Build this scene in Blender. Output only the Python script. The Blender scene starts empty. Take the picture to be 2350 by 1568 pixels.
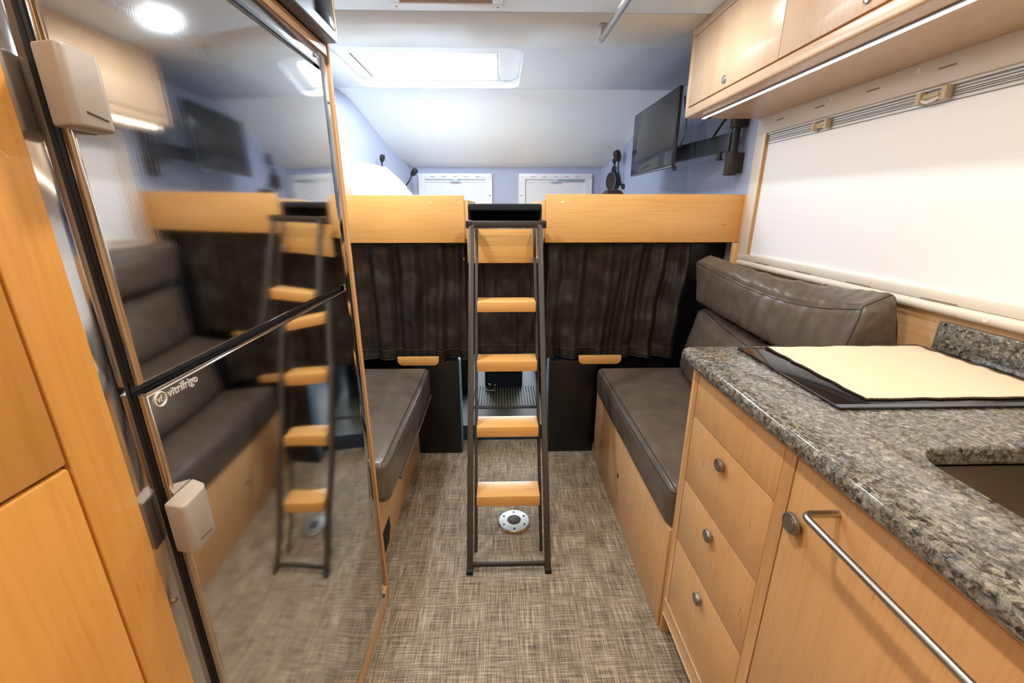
import bpy, bmesh, math, random
from mathutils import Vector, noise, Matrix
random.seed(4)
D = bpy.data; C = bpy.context.scene
COL = C.collection
# ---------------------------------------------------------------- camera
cam = D.objects.new('camera', D.cameras.new('camera')); COL.objects.link(cam)
cam.location = (0, 0, 1.37)
cam.rotation_euler = (math.radians(90 - 17.41), 0, math.radians(-1.45))
cam.data.lens = 15.0; cam.data.sensor_width = 36; cam.data.clip_start = 0.01
C.camera = cam
# ---------------------------------------------------------------- world, lights, exposure
w = D.worlds.new('sky'); C.world = w; w.use_nodes = True
bg = w.node_tree.nodes['Background']; bg.inputs[0].default_value = (0.86, 0.945, 1.0, 1); bg.inputs[1].default_value = 22.0
C.view_settings.view_transform = 'Standard'; C.view_settings.look = 'None'
C.view_settings.exposure = 0.12; C.view_settings.gamma = 1.0
C.view_settings.use_curve_mapping = False

def area(name, loc, size, energy, color, rot=(0, 0, 0), shape='DISK', sy=None, portal=False, spread=None):
    l = D.lights.new(name, 'AREA'); l.shape = shape; l.size = size
    if sy: l.size_y = sy
    l.energy = energy; l.color = color
    if portal: l.cycles.is_portal = True
    if spread: l.spread = spread
    o = D.objects.new(name, l); COL.objects.link(o); o.location = loc; o.rotation_euler = rot
    return o
area('skylight_portal', (-0.37, 2.8, 2.19), 0.8, 1, (1, 1, 1), (0, 0, 0), 'RECTANGLE', 0.7, portal=True)
WARM = (1.0, 0.87, 0.72); NEUT = (1.0, 0.93, 0.85); COOL = (0.86, 0.94, 1.0)
LAMPS = [(0.42, 1.74, COOL, 8), (-0.60, 1.80, COOL, 12), (0.45, 0.75, WARM, 4.5), (-0.12, 0.75, WARM, 8),
         (0.45, -0.3, WARM, 5), (-0.12, -0.3, WARM, 8)]
for i, (x, y, c, e) in enumerate(LAMPS):
    area('downlight_bulb', (x, y, 2.083), 0.07, e, c)
area('led_bulb_line', (0.907, 0.84, 1.7475), 0.012, 2.6, (1.0, 0.84, 0.64), (0, 0, 0), 'RECTANGLE', 2.50)

# ---------------------------------------------------------------- materials
def s2l(c):
    return tuple(((v/255)/12.92 if v/255 <= .04045 else ((v/255+.055)/1.055)**2.4) for v in c)
def mat(name, col, rough=.5, metal=0, spec=.5, coat=0, **kw):
    m = D.materials.new(name); m.use_nodes = True
    b = m.node_tree.nodes['Principled BSDF']
    b.inputs['Base Color'].default_value = (*s2l(col), 1); b.inputs['Roughness'].default_value = rough
    b.inputs['Metallic'].default_value = metal; b.inputs['Specular IOR Level'].default_value = spec
    b.inputs['Coat Weight'].default_value = coat
    return m
def N(m, t, **kw):
    n = m.node_tree.nodes.new(t)
    for k, v in kw.items():
        if k in n.inputs: n.inputs[k].default_value = v
        else: setattr(n, k, v)
    return n
def L(m, a, b): m.node_tree.links.new(a, b)
def coords(m, scale):
    t = N(m, 'ShaderNodeTexCoord'); mp = N(m, 'ShaderNodeMapping'); mp.inputs['Scale'].default_value = scale
    L(m, t.outputs['Object'], mp.inputs['Vector']); return mp.outputs[0]
def ramp(m, fac, stops):
    r = N(m, 'ShaderNodeValToRGB'); L(m, fac, r.inputs[0]); e = r.color_ramp.elements
    e[0].position, e[0].color = stops[0][0], (*s2l(stops[0][1]), 1)
    e[1].position, e[1].color = stops[-1][0], (*s2l(stops[-1][1]), 1)
    for p, c in stops[1:-1]:
        q = e.new(p); q.color = (*s2l(c), 1)
    return r.outputs[0]
def bump(m, h, strength=.3, dist=.001):
    b = N(m, 'ShaderNodeBump'); b.inputs['Strength'].default_value = strength; b.inputs['Distance'].default_value = dist
    L(m, h, b.inputs['Height']); L(m, b.outputs[0], m.node_tree.nodes['Principled BSDF'].inputs['Normal'])
def BS(m): return m.node_tree.nodes['Principled BSDF']
def mixc(m, fac, a, b, mode='MIX'):
    x = N(m, 'ShaderNodeMix'); x.data_type = 'RGBA'; x.blend_type = mode
    if isinstance(fac, float): x.inputs[0].default_value = fac
    else: L(m, fac, x.inputs[0])
    for v, i in ((a, 6), (b, 7)):
        if isinstance(v, tuple): x.inputs[i].default_value = (*s2l(v), 1)
        else: L(m, v, x.inputs[i])
    return x.outputs[2]

def wood(name, axis, lo, mid, hi, rough=.38):
    m = mat(name, mid, rough, coat=.15)
    sc = [6, 6, 6]; sc['xyz'.index(axis)] = 1.1
    v = coords(m, sc); n1 = N(m, 'ShaderNodeTexNoise', Scale=1.0, Detail=5.0, Roughness=.6, Distortion=.6); L(m, v, n1.inputs['Vector'])
    c1 = ramp(m, n1.outputs[0], [(.25, lo), (.5, mid), (.78, hi)])
    sc2 = [150, 150, 150]; sc2['xyz'.index(axis)] = 5
    v2 = coords(m, sc2); n2 = N(m, 'ShaderNodeTexNoise', Scale=1.0, Detail=2.0); L(m, v2, n2.inputs['Vector'])
    d = ramp(m, n2.outputs[0], [(.30, (240, 230, 218)), (.55, (255, 255, 255))])
    c2 = mixc(m, .6, c1, d, 'MULTIPLY')
    # sparse short mineral flecks
    sc3 = [60, 60, 60]; sc3['xyz'.index(axis)] = 9
    v3 = coords(m, sc3); n3 = N(m, 'ShaderNodeTexNoise', Scale=1.0, Detail=1.0); L(m, v3, n3.inputs['Vector'])
    f = ramp(m, n3.outputs[0], [(.74, (255, 255, 255)), (.80, (205, 165, 125))])
    c3 = mixc(m, .6, c2, f, 'MULTIPLY')
    L(m, c3, BS(m).inputs['Base Color']); return m
LO, MI, HI = (204, 158, 104), (212, 167, 114), (220, 177, 126)
WZ = wood('maple_vertical', 'z', LO, MI, HI)
WX = wood('maple_across', 'x', (216, 162, 92), (224, 171, 100), (230, 179, 110))
WO = wood('maple_orange_vertical', 'z', (204, 146, 70), (212, 155, 78), (218, 163, 88))
WY = wood('maple_lengthwise', 'y', LO, MI, HI)
WPALE = wood('maple_pale_vertical', 'z', (206, 160, 108), (214, 170, 120), (222, 182, 134))
WUP = wood('maple_pale_upper', 'z', (214, 176, 134), (222, 186, 148), (228, 194, 158), .3)
WUPY = wood('maple_pale_upper_lengthwise', 'y', (210, 174, 134), (220, 184, 146), (228, 194, 158), .3)
WPALEY = wood('maple_pale_lengthwise', 'y', (208, 168, 120), (216, 178, 132), (224, 188, 144))
WGAP = mat('dark_wood_gap', (92, 56, 28), .8)
WHITE = mat('white_shell', (226, 230, 234), .32)
CEIL = mat('ceiling_white_gelcoat', (224, 230, 234), .28)
BLUE = mat('pale_blue_lining', (172, 181, 206), .75)
n = N(BLUE, 'ShaderNodeTexNoise', Scale=600.0, Detail=2.0); L(BLUE, coords(BLUE, (1, 1, 1)), n.inputs['Vector']); bump(BLUE, n.outputs[0], .2, .0005)
BLACK = mat('black_laminate', (14, 14, 16), .35)
BLACKP = mat('black_plastic', (24, 25, 28), .4)
RUBBER = mat('black_rubber', (9, 9, 10), .6)
CHAR = mat('charcoal_paint', (56, 49, 41), .5, spec=.35)
FRAMEW = mat('cream_window_plastic', (222, 214, 202), .35)
FRAMEC = mat('white_window_plastic', (232, 234, 238), .35)
BEIGE = mat('beige_plastic', (196, 184, 156), .45)
TAUPE = mat('grey_latch_plastic', (158, 150, 140), .4)
TAUPED = mat('dark_latch_plastic', (92, 82, 68), .5)
STEEL = mat('brushed_nickel', (188, 184, 178), .28, 1)
CHROME = mat('chrome', (225, 228, 232), .08, 1)
KNOBM = mat('pewter_knob', (150, 142, 134), .38, .8)
SILVER = mat('silver_trim', (150, 158, 166), .3, .85)
ALU = mat('cast_aluminium', (196, 208, 216), .35, .75)
GOLD = mat('brass_edge', (206, 160, 70), .3, .8)
GREYL = mat('grey_line', (120, 122, 118), .5)
SLOT = mat('grey_slot', (138, 128, 116), .6)
DARKIN = mat('dark_blue_trim', (40, 56, 72), .5)
STRIPB = mat('cool_lit_jamb', (96, 132, 156), .5)  # cool light falling on the opening jambs, put into the colour
MATTM = mat('black_felt', (26, 30, 36), .95)
n = N(MATTM, 'ShaderNodeTexNoise', Scale=900.0); L(MATTM, coords(MATTM, (1, 1, 1)), n.inputs['Vector']); bump(MATTM, n.outputs[0], .8, .002)
VENTB = mat('brown_blind', (150, 112, 84), .6)

# mirror-like stainless of the doors, gently wavy, with faint vertical brushing
def stainless(name, col, rough, wave):
    m = mat(name, col, rough, 1)
    a = N(m, 'ShaderNodeTexNoise', Scale=1.0, Detail=0.0); L(m, coords(m, (2, 1.6, 5.0)), a.inputs['Vector'])
    b2 = N(m, 'ShaderNodeTexNoise', Scale=1.0, Detail=1.0); L(m, coords(m, (700, 700, 3)), b2.inputs['Vector'])
    b = N(m, 'ShaderNodeBump'); b.inputs['Strength'].default_value = 1; b.inputs['Distance'].default_value = wave
    c = N(m, 'ShaderNodeBump'); c.inputs['Strength'].default_value = .05; c.inputs['Distance'].default_value = .0004
    L(m, a.outputs[0], b.inputs['Height']); L(m, b2.outputs[0], c.inputs['Height']); L(m, b.outputs[0], c.inputs['Normal'])
    L(m, c.outputs[0], BS(m).inputs['Normal'])
    return m
INOX = stainless('stainless_door', (222, 221, 220), .060, .0034)
INOXF = stainless('stainless_frame', (200, 200, 200), .10, .001)
INOXB = mat('sink_steel', (150, 142, 130), .33, 1)

# leather
def leather(name, col, rough=.36):
    m = mat(name, col, rough)
    a = N(m, 'ShaderNodeTexVoronoi', Scale=420.0); L(m, coords(m, (1, 1, 1)), a.inputs['Vector'])
    c = N(m, 'ShaderNodeTexNoise', Scale=14.0, Detail=4.0); L(m, coords(m, (1, 1, 1)), c.inputs['Vector'])
    mx = N(m, 'ShaderNodeMath', operation='MULTIPLY_ADD'); L(m, a.outputs[0], mx.inputs[0]); mx.inputs[1].default_value = .12; L(m, c.outputs[0], mx.inputs[2])
    bump(m, mx.outputs[0], .22, .006)
    r = ramp(m, c.outputs[0], [(.3, tuple(int(v*.9) for v in col)), (.7, tuple(min(255, int(v*1.08)) for v in col))])
    L(m, r, BS(m).inputs['Base Color']); return m
LEATH = leather('dark_taupe_leather', (94, 85, 76), .30)
SEAM = mat('seam_thread', (44, 40, 38), .6)
# curtain
CURT = mat('dark_brown_curtain', (42, 36, 31), .48, spec=.4)
n = N(CURT, 'ShaderNodeTexNoise', Scale=7.0, Detail=4.0, Distortion=1.0); L(CURT, coords(CURT, (1, 1, .8)), n.inputs['Vector']); bump(CURT, n.outputs[0], .25, .012)
STITCH = mat('grey_stitch', (78, 70, 62), .7)
# floor weave
FLOOR = mat('woven_vinyl', (140, 125, 100), .62, spec=.35)
na = N(FLOOR, 'ShaderNodeTexNoise', Scale=1.0, Detail=3.0, Roughness=.7); L(FLOOR, coords(FLOOR, (9, 270, 1)), na.inputs['Vector'])
nb = N(FLOOR, 'ShaderNodeTexNoise', Scale=1.0, Detail=3.0, Roughness=.7); L(FLOOR, coords(FLOOR, (270, 9, 1)), nb.inputs['Vector'])
ck = N(FLOOR, 'ShaderNodeTexNoise', Scale=1.0, Detail=2.0); L(FLOOR, coords(FLOOR, (200, 200, 1)), ck.inputs['Vector'])
st = N(FLOOR, 'ShaderNodeMath', operation='GREATER_THAN'); L(FLOOR, ck.outputs[0], st.inputs[0]); st.inputs[1].default_value = .5
ca = ramp(FLOOR, na.outputs[0], [(.36, (60, 55, 49)), (.5, (140, 128, 110)), (.64, (218, 203, 174))])
cb = ramp(FLOOR, nb.outputs[0], [(.36, (58, 53, 48)), (.5, (142, 130, 112)), (.64, (218, 204, 176))])
cc = mixc(FLOOR, .5, ca, cb)
big = N(FLOOR, 'ShaderNodeTexNoise', Scale=1.0, Detail=2.0); L(FLOOR, coords(FLOOR, (40, 6, 1)), big.inputs['Vector'])
bc = ramp(FLOOR, big.outputs[0], [(.3, (205, 200, 192)), (.7, (255, 255, 255))])
L(FLOOR, mixc(FLOOR, .8, cc, bc, 'MULTIPLY'), BS(FLOOR).inputs['Base Color'])
bump(FLOOR, na.outputs[0], .5, .001)
# granite
GRAN = mat('blue_pearl_granite', (90, 92, 92), .09, spec=.5)
v1 = N(GRAN, 'ShaderNodeTexVoronoi', Scale=1.0); L(GRAN, coords(GRAN, (150, 135, 150)), v1.inputs['Vector']); v1.inputs['Randomness'].default_value = 1
v2 = N(GRAN, 'ShaderNodeTexNoise', Scale=1.0, Detail=6.0, Roughness=.75, Distortion=1.2); L(GRAN, coords(GRAN, (120, 110, 120)), v2.inputs['Vector'])
sp = N(GRAN, 'ShaderNodeSeparateColor'); L(GRAN, v1.outputs['Color'], sp.inputs[0])
g1 = ramp(GRAN, sp.outputs[0], [(.0, (16, 16, 18)), (.25, (34, 35, 38)), (.5, (98, 98, 93)), (.72, (132, 128, 116)), (.88, (106, 116, 128)), (1., (178, 174, 162))])
g2 = ramp(GRAN, v2.outputs[0], [(.38, (24, 24, 26)), (.5, (106, 104, 97)), (.62, (172, 168, 154))])
L(GRAN, mixc(GRAN, .5, g1, g2), BS(GRAN).inputs['Base Color'])
# cooktop glass, television glass
COOK = mat('black_glass', (18, 19, 22), .07, spec=.6)
COOKB = mat('glass_bevel', (60, 66, 74), .15, spec=.6)
RING = mat('hob_ring_print', (96, 98, 100), .3)
SCREEN = mat('television_glass', (8, 9, 11), .1, spec=.6)
# cloth
CLOTH = mat('ecru_cotton', (222, 208, 182), .9, spec=.1)
cn = N(CLOTH, 'ShaderNodeTexVoronoi', Scale=260.0); L(CLOTH, coords(CLOTH, (1, 1, 1)), cn.inputs['Vector']); bump(CLOTH, cn.outputs[0], .4, .001)
BROWNT = mat('brown_trim_thread', (74, 54, 42), .8)
# cellular blind lets daylight through
def blindmat(name, col, tr):
    m = mat(name, col, .8, spec=.2); nt = m.node_tree
    t = N(m, 'ShaderNodeBsdfTranslucent'); t.inputs[0].default_value = (*s2l(col), 1)
    x = N(m, 'ShaderNodeMixShader'); x.inputs[0].default_value = tr
    L(m, BS(m).outputs[0], x.inputs[1]); L(m, t.outputs[0], x.inputs[2]); L(m, x.outputs[0], nt.nodes['Material Output'].inputs[0])
    a = N(m, 'ShaderNodeTexNoise', Scale=1.0, Detail=2.0); L(m, coords(m, (3, 3, 160)), a.inputs['Vector']); bump(m, a.outputs[0], .15, .0006)
    return m
BLIND = blindmat('white_blind_fabric', (238, 240, 244), .03)
BLINDN = blindmat('white_blind_fabric_nose', (240, 243, 248), .1)
PANE = D.materials.new('clear_acrylic'); PANE.use_nodes = True
_t = N(PANE, 'ShaderNodeBsdfTransparent'); _x = N(PANE, 'ShaderNodeMixShader'); _x.inputs[0].default_value = .06
BS(PANE).inputs['Roughness'].default_value = .08
L(PANE, _t.outputs[0], _x.inputs[1]); L(PANE, BS(PANE).outputs[0], _x.inputs[2]); L(PANE, _x.outputs[0], PANE.node_tree.nodes['Material Output'].inputs[0])
def emis(name, col, s):
    m = mat(name, (255, 255, 255)); BS(m).inputs['Emission Color'].default_value = (*col, 1); BS(m).inputs['Emission Strength'].default_value = s; return m
EMW = emis('led_diffuser', (1.0, .84, .62), 9)
EMC = emis('downlight_lens', (1.0, .95, .88), 8)
WEDGE = mat('cream_quilted_fabric', (192, 189, 178), .8, spec=.2)

# ---------------------------------------------------------------- mesh helpers
class B:
    def __init__(s): s.bm = bmesh.new()
    def merge(s, t):
        me = D.meshes.new('t'); t.to_mesh(me); t.free(); s.bm.from_mesh(me); D.meshes.remove(me); return s
    def box(s, x0, x1, y0, y1, z0, z1, bev=.0015, seg=2):
        t = bmesh.new(); bmesh.ops.create_cube(t, size=1)
        for v in t.verts:
            v.co = ((x0+x1)/2 + v.co.x*(x1-x0), (y0+y1)/2 + v.co.y*(y1-y0), (z0+z1)/2 + v.co.z*(z1-z0))
        if bev: bmesh.ops.bevel(t, geom=t.edges[:], offset=bev, segments=seg, affect='EDGES', profile=.5, clamp_overlap=True)
        return s.merge(t)
    def prism(s, pts, d, bev=0, seg=2):
        """closed polygon of 3-D points extruded along d"""
        t = bmesh.new(); d = Vector(d)
        a = [t.verts.new(p) for p in pts]; b = [t.verts.new(Vector(p)+d) for p in pts]; k = len(pts)
        t.faces.new(a[::-1]); t.faces.new(b)
        for i in range(k): t.faces.new((a[i], a[(i+1) % k], b[(i+1) % k], b[i]))
        bmesh.ops.recalc_face_normals(t, faces=t.faces)
        if bev: bmesh.ops.bevel(t, geom=t.edges[:], offset=bev, segments=seg, affect='EDGES', profile=.5, clamp_overlap=True)
        return s.merge(t)
    def cyl(s, p0, p1, r, r2=None, n=24, bev=0):
        p0, p1 = Vector(p0), Vector(p1); d = p1-p0; t = bmesh.new()
        bmesh.ops.create_cone(t, cap_ends=True, segments=n, radius1=r, radius2=r if r2 is None else r2, depth=d.length)
        if bev:
            es = [e for e in t.edges if any(len(f.verts) > 4 for f in e.link_faces)]
            bmesh.ops.bevel(t, geom=es, offset=bev, segments=2, affect='EDGES', profile=.5, clamp_overlap=True)
        M = Matrix.Translation((p0+p1)/2) @ d.to_track_quat('Z', 'Y').to_matrix().to_4x4()
        bmesh.ops.transform(t, matrix=M, verts=t.verts); return s.merge(t)
    def tube(s, pts, r, n=8, closed=False):
        pts = [Vector(p) for p in pts]; t = bmesh.new(); rings = []; k = len(pts)
        up = Vector((0, 0, 1)); prev = None
        for i, p in enumerate(pts):
            a = pts[(i-1) % k] if (i > 0 or closed) else p; b = pts[(i+1) % k] if (i < k-1 or closed) else p
            d = (b-a).normalized()
            if prev is None:
                u = d.cross(up if abs(d.z) < .9 else Vector((1, 0, 0))).normalized()
            else:
                u = (prev - d*prev.dot(d)).normalized()
            prev = u; v = d.cross(u)
            rr = r[i] if isinstance(r, (list, tuple)) else r
            rings.append([t.verts.new(p + (u*math.cos(2*math.pi*j/n) + v*math.sin(2*math.pi*j/n))*rr) for j in range(n)])
        m = k if closed else k-1
        for i in range(m):
            A, Bq = rings[i], rings[(i+1) % k]
            for j in range(n): t.faces.new((A[j], A[(j+1) % n], Bq[(j+1) % n], Bq[j]))
        if not closed:
            t.faces.new(rings[0][::-1]); t.faces.new(rings[-1])
        bmesh.ops.recalc_face_normals(t, faces=t.faces)
        return s.merge(t)
    def lathe(s, prof, c, axis='z', n=32):
        """prof: (radius, height) pairs; closed at both ends"""
        t = bmesh.new(); rings = []
        for r, h in prof:
            ring = []
            for j in range(n):
                a = 2*math.pi*j/n; q = (r*math.cos(a), r*math.sin(a), h)
                if axis == 'x': q = (q[2], q[0], q[1])
                if axis == 'y': q = (q[0], q[2], q[1])
                ring.append(t.verts.new(Vector(c)+Vector(q)))
            rings.append(ring)
        for i in range(len(rings)-1):
            for j in range(n): t.faces.new((rings[i][j], rings[i][(j+1) % n], rings[i+1][(j+1) % n], rings[i+1][j]))
        t.faces.new(rings[0][::-1]); t.faces.new(rings[-1])
        bmesh.ops.recalc_face_normals(t, faces=t.faces)
        return s.merge(t)
    def quad(s, *p):
        f = s.bm.faces.new([s.bm.verts.new(q) for q in p]); return s
    def build(s, name, m, parent=None, angle=35, recalc=False):
        return obj(name, s.bm, m, parent, angle)

def root_loc(o):
    while o.parent: o = o.parent
    return o.location.copy()
def obj(name, bm, m, parent=None, angle=35):
    me = D.meshes.new(name)
    if parent is not None: off = root_loc(parent)
    else:
        xs = [v.co for v in bm.verts]
        off = Vector(((min(v.x for v in xs)+max(v.x for v in xs))/2, (min(v.y for v in xs)+max(v.y for v in xs))/2, min(v.z for v in xs)))
    for v in bm.verts: v.co -= off
    bm.to_mesh(me); bm.free(); me.materials.append(m)
    for p in me.polygons: p.use_smooth = True
    me.set_sharp_from_angle(angle=math.radians(angle))
    o = D.objects.new(name, me); COL.objects.link(o)
    if parent is not None: o.parent = parent
    else: o.location = off
    return o
def tag(o, label, cat, group=None):
    o['label'] = label; o['category'] = cat
    if group: o['group'] = group
    return o
def thing(name, label, cat, loc, group=None):
    o = D.objects.new(name, None); COL.objects.link(o); o.location = loc; o.empty_display_size = .05
    return tag(o, label, cat, group)
def struct(name, bm, m, parent=None, **k):
    o = obj(name, bm, m, parent, **k); o['kind'] = 'structure'; return o
def sroot(name, loc):
    o = D.objects.new(name, None); COL.objects.link(o); o.location = loc; o['kind'] = 'structure'; return o

def soft(corners, dims, r, bulge=(.01, .01, .01), n=20, wr=0., seed=0, wf=9, rows=None):
    """upholstered block: corners[i][j][k] trilinear cage, r rounding in metres, bulge per axis pair; returns (bmesh, mapper)"""
    cg = {(i, j, k): Vector(corners[i][j][k]) for i in (0, 1) for j in (0, 1) for k in (0, 1)}
    dx, dy, dz = dims
    def cage(p):
        a, b, c = [(q+1)/2 for q in p]; o = Vector()
        for (i, j, k), v in cg.items():
            o += v*((a if i else 1-a)*(b if j else 1-b)*(c if k else 1-c))
        return o
    def mp(u, v, w_):
        P = Vector((u*dx/2, v*dy/2, w_*dz/2)); I = Vector((max(-dx/2+r, min(dx/2-r, P.x)), max(-dy/2+r, min(dy/2-r, P.y)), max(-dz/2+r, min(dz/2-r, P.z))))
        d = P-I
        if d.length > 1e-9: P = I + d.normalized()*min(r, d.length) if d.length > r else P
        q = Vector((P.x*2/dx, P.y*2/dy, P.z*2/dz))
        s_ = lambda t: 1-abs(t)**3
        q.x += (1 if u > 0 else -1)*(2*bulge[0]/dx)*s_(v)*s_(w_)*(abs(u)**6)
        q.y += (1 if v > 0 else -1)*(2*bulge[1]/dy)*s_(u)*s_(w_)*(abs(v)**6)
        q.z += (1 if w_ > 0 else -1)*(2*bulge[2]/dz)*s_(u)*s_(v)*(abs(w_)**6)
        o = cage(q)
        if wr:
            f = wf
            nn = noise.fractal(Vector((o.x*f*.6, o.y*f*1.9, o.z*f*.5+o.y*f*.35+seed)), .8, 2.2, 4)
            e = (1-max(abs(u)*(abs(v)), abs(v)*abs(w_), abs(u)*abs(w_))**4)
            cen = cage(Vector((0, 0, 0))); o = o + (o-cen).normalized()*nn*wr*(.35+.65*e)
        return o
    bm = bmesh.new(); cache = {}
    def vt(u, v, w_):
        key = (round(u, 5), round(v, 5), round(w_, 5))
        if key not in cache: cache[key] = bm.verts.new(mp(u, v, w_))
        return cache[key]
    ns = [max(6, int(n*math.sqrt(d/max(dims)))) for d in dims]
    def lin(k):   # denser near edges
        return [math.sin((i/k*2-1)*math.pi/2) for i in range(k+1)]
    gx, gy, gz = lin(ns[0]), lin(ns[1]), lin(ns[2])
    for w_ in (-1, 1):
        for i in range(len(gx)-1):
            for j in range(len(gy)-1): bm.faces.new([vt(gx[i], gy[j], w_), vt(gx[i+1], gy[j], w_), vt(gx[i+1], gy[j+1], w_), vt(gx[i], gy[j+1], w_)])
    for v in (-1, 1):
        for i in range(len(gx)-1):
            for j in range(len(gz)-1): bm.faces.new([vt(gx[i], v, gz[j]), vt(gx[i+1], v, gz[j]), vt(gx[i+1], v, gz[j+1]), vt(gx[i], v, gz[j+1])])
    for u in (-1, 1):
        for i in range(len(gy)-1):
            for j in range(len(gz)-1): bm.faces.new([vt(u, gy[i], gz[j]), vt(u, gy[i+1], gz[j]), vt(u, gy[i+1], gz[j+1]), vt(u, gy[i], gz[j+1])])
    bmesh.ops.recalc_face_normals(bm, faces=bm.faces)
    return bm, mp
def boxcorners(x0, x1, y0, y1, z0, z1):
    return [[[(x, y, z) for z in (z0, z1)] for y in (y0, y1)] for x in (x0, x1)]
def text_mesh(body, size, extrude):
    cu = D.curves.new('t', 'FONT'); cu.body = body; cu.size = size; cu.extrude = extrude; cu.align_x = 'LEFT'
    o = D.objects.new('t', cu); COL.objects.link(o); dg = bpy.context.evaluated_depsgraph_get()
    me = D.meshes.new_from_object(o.evaluated_get(dg)); bm = bmesh.new(); bm.from_mesh(me)
    D.objects.remove(o); D.meshes.remove(me); D.curves.remove(cu); return bm

# ================================================================= SETTING
XL, XR = -1.12, 1.20
b = B().box(XL-.06, XR+.06, -1.5, 2.34, -.05, 0, 0); struct('floor', b.bm, FLOOR)
# ceiling: flat rear skin up to the seam
b = B().box(XL-.06, XR+.06, -1.5, 1.972, 2.10, 2.13, 0); struct('ceiling', b.bm, CEIL)
# front ceiling: flat round the skylight, then the curved nose
OX0, OX1, OY0, OY1 = -.86, .12, 2.365, 3.09
R_ = .09
def smooth_prof():
    k = [(3.10, 2.10), (3.16, 2.087), (3.23, 2.058), (3.32, 2.008), (3.42, 1.942), (3.54, 1.86), (3.67, 1.788), (3.80, 1.733), (3.92, 1.695)]
    return k
bm = bmesh.new()
def rrect(x0, x1, y0, y1, r, z, seg=8):
    P = []
    for cx_, cy_, a0 in ((x1-r, y1-r, 0), (x0+r, y1-r, 90), (x0+r, y0+r, 180), (x1-r, y0+r, 270)):
        for i in range(seg+1):
            a = math.radians(a0+90*i/seg); P.append(Vector((cx_+r*math.cos(a), cy_+r*math.sin(a), z)))
    return P
def zprof(y):
    k = [(1.0, 2.10)] + smooth_prof()
    for (a, za), (c, zc) in zip(k, k[1:]):
        if a <= y <= c:
            t = (y-a)/(c-a); return za+(zc-za)*t
    return k[-1][1]
inner = rrect(OX0, OX1, OY0, OY1, R_, 2.10)
ox0, ox1, oy0, oy1 = XL-.06, XR+.06, 1.975, 3.10
cxm, cym = (OX0+OX1)/2, (OY0+OY1)/2
iv = [bm.verts.new(p) for p in inner]; k = len(iv); q9 = k//4
cv = [bm.verts.new((x, y, 2.1)) for x, y in ((OX1, OY1), (OX0, OY1), (OX0, OY0), (OX1, OY0))]   # same order as the arcs
for c_ in range(4):
    for i in range(q9-1): bm.faces.new((cv[c_], iv[c_*q9+i], iv[c_*q9+i+1]))
gx_ = [ox0, OX0, OX0+R_, OX1-R_, OX1, ox1]; gy_ = [oy0, OY0, OY0+R_, OY1-R_, OY1, oy1]
for i in range(5):
    for j in range(5):
        if 1 <= i <= 3 and 1 <= j <= 3: continue
        bm.faces.new([bm.verts.new((gx_[a], gy_[c], 2.1)) for a, c in ((i, j), (i+1, j), (i+1, j+1), (i, j+1))])
# rounded lip then the shaft going up
prev = iv
for dz in (.004, .018, .04, .085):
    ring = [bm.verts.new((p.x, p.y, 2.10+dz)) for p in inner]
    for i in range(k): bm.faces.new((prev[i], prev[(i+1) % k], ring[(i+1) % k], ring[i]))
    prev = ring
# nose sheet
import itertools
prof = smooth_prof()
# resample smoothly (Catmull-Rom)
def cr(P, n=6):
    out = []
    for i in range(len(P)-1):
        p0, p1, p2, p3 = P[max(i-1, 0)], P[i], P[i+1], P[min(i+2, len(P)-1)]
        for s_ in range(n):
            t = s_/n
            out.append(tuple(.5*((2*p1[a])+(-p0[a]+p2[a])*t+(2*p0[a]-5*p1[a]+4*p2[a]-p3[a])*t*t+(-p0[a]+3*p1[a]-3*p2[a]+p3[a])*t**3) for a in range(len(P[0]))))
    out.append(tuple(P[-1])); return out
prof = cr(prof)
XS = [ox0+(ox1-ox0)*i/12 for i in range(13)]
rows = [[bm.verts.new((x, y, z)) for x in XS] for y, z in prof]
for r0, r1 in zip(rows, rows[1:]):
    for i in range(12): bm.faces.new((r0[i], r0[i+1], r1[i+1], r1[i]))
bmesh.ops.remove_doubles(bm, verts=bm.verts, dist=1e-4)
bmesh.ops.recalc_face_normals(bm, faces=bm.faces)
for f in bm.faces[:1]: pass
NOSEC = mat('nose_ceiling_gloss', (226, 232, 236), .17)
o = struct('ceiling', bm, NOSEC, angle=50)
md = o.modifiers.new('skin', 'SOLIDIFY'); md.thickness = .004; md.offset = 0
# roof slab above front part, leaving the hatch open
b = B().box(XL-.06, OX0-.02, 1.97, 3.95, 2.19, 2.22, 0).box(OX1+.02, XR+.06, 1.97, 3.95, 2.19, 2.22, 0).box(OX0-.02, OX1+.02, 1.97, OY0-.02, 2.19, 2.22, 0).box(OX0-.02, OX1+.02, OY1+.02, 3.95, 2.19, 2.22, 0)
b.box(OX0-.05, OX0-.004, OY0-.05, OY1+.05, 2.106, 2.20, 0).box(OX1+.004, OX1+.05, OY0-.05, OY1+.05, 2.106, 2.20, 0).box(OX0-.05, OX1+.05, OY0-.05, OY0-.004, 2.106, 2.20, 0).box(OX0-.05, OX1+.05, OY1+.004, OY1+.05, 2.106, 2.20, 0)
struct('trim_1', b.bm, WHITE)
b = B().box(XL, XR, 1.9705, 1.9765, 2.103, 2.106, 0); struct('trim_2', b.bm, GREYL)
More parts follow.
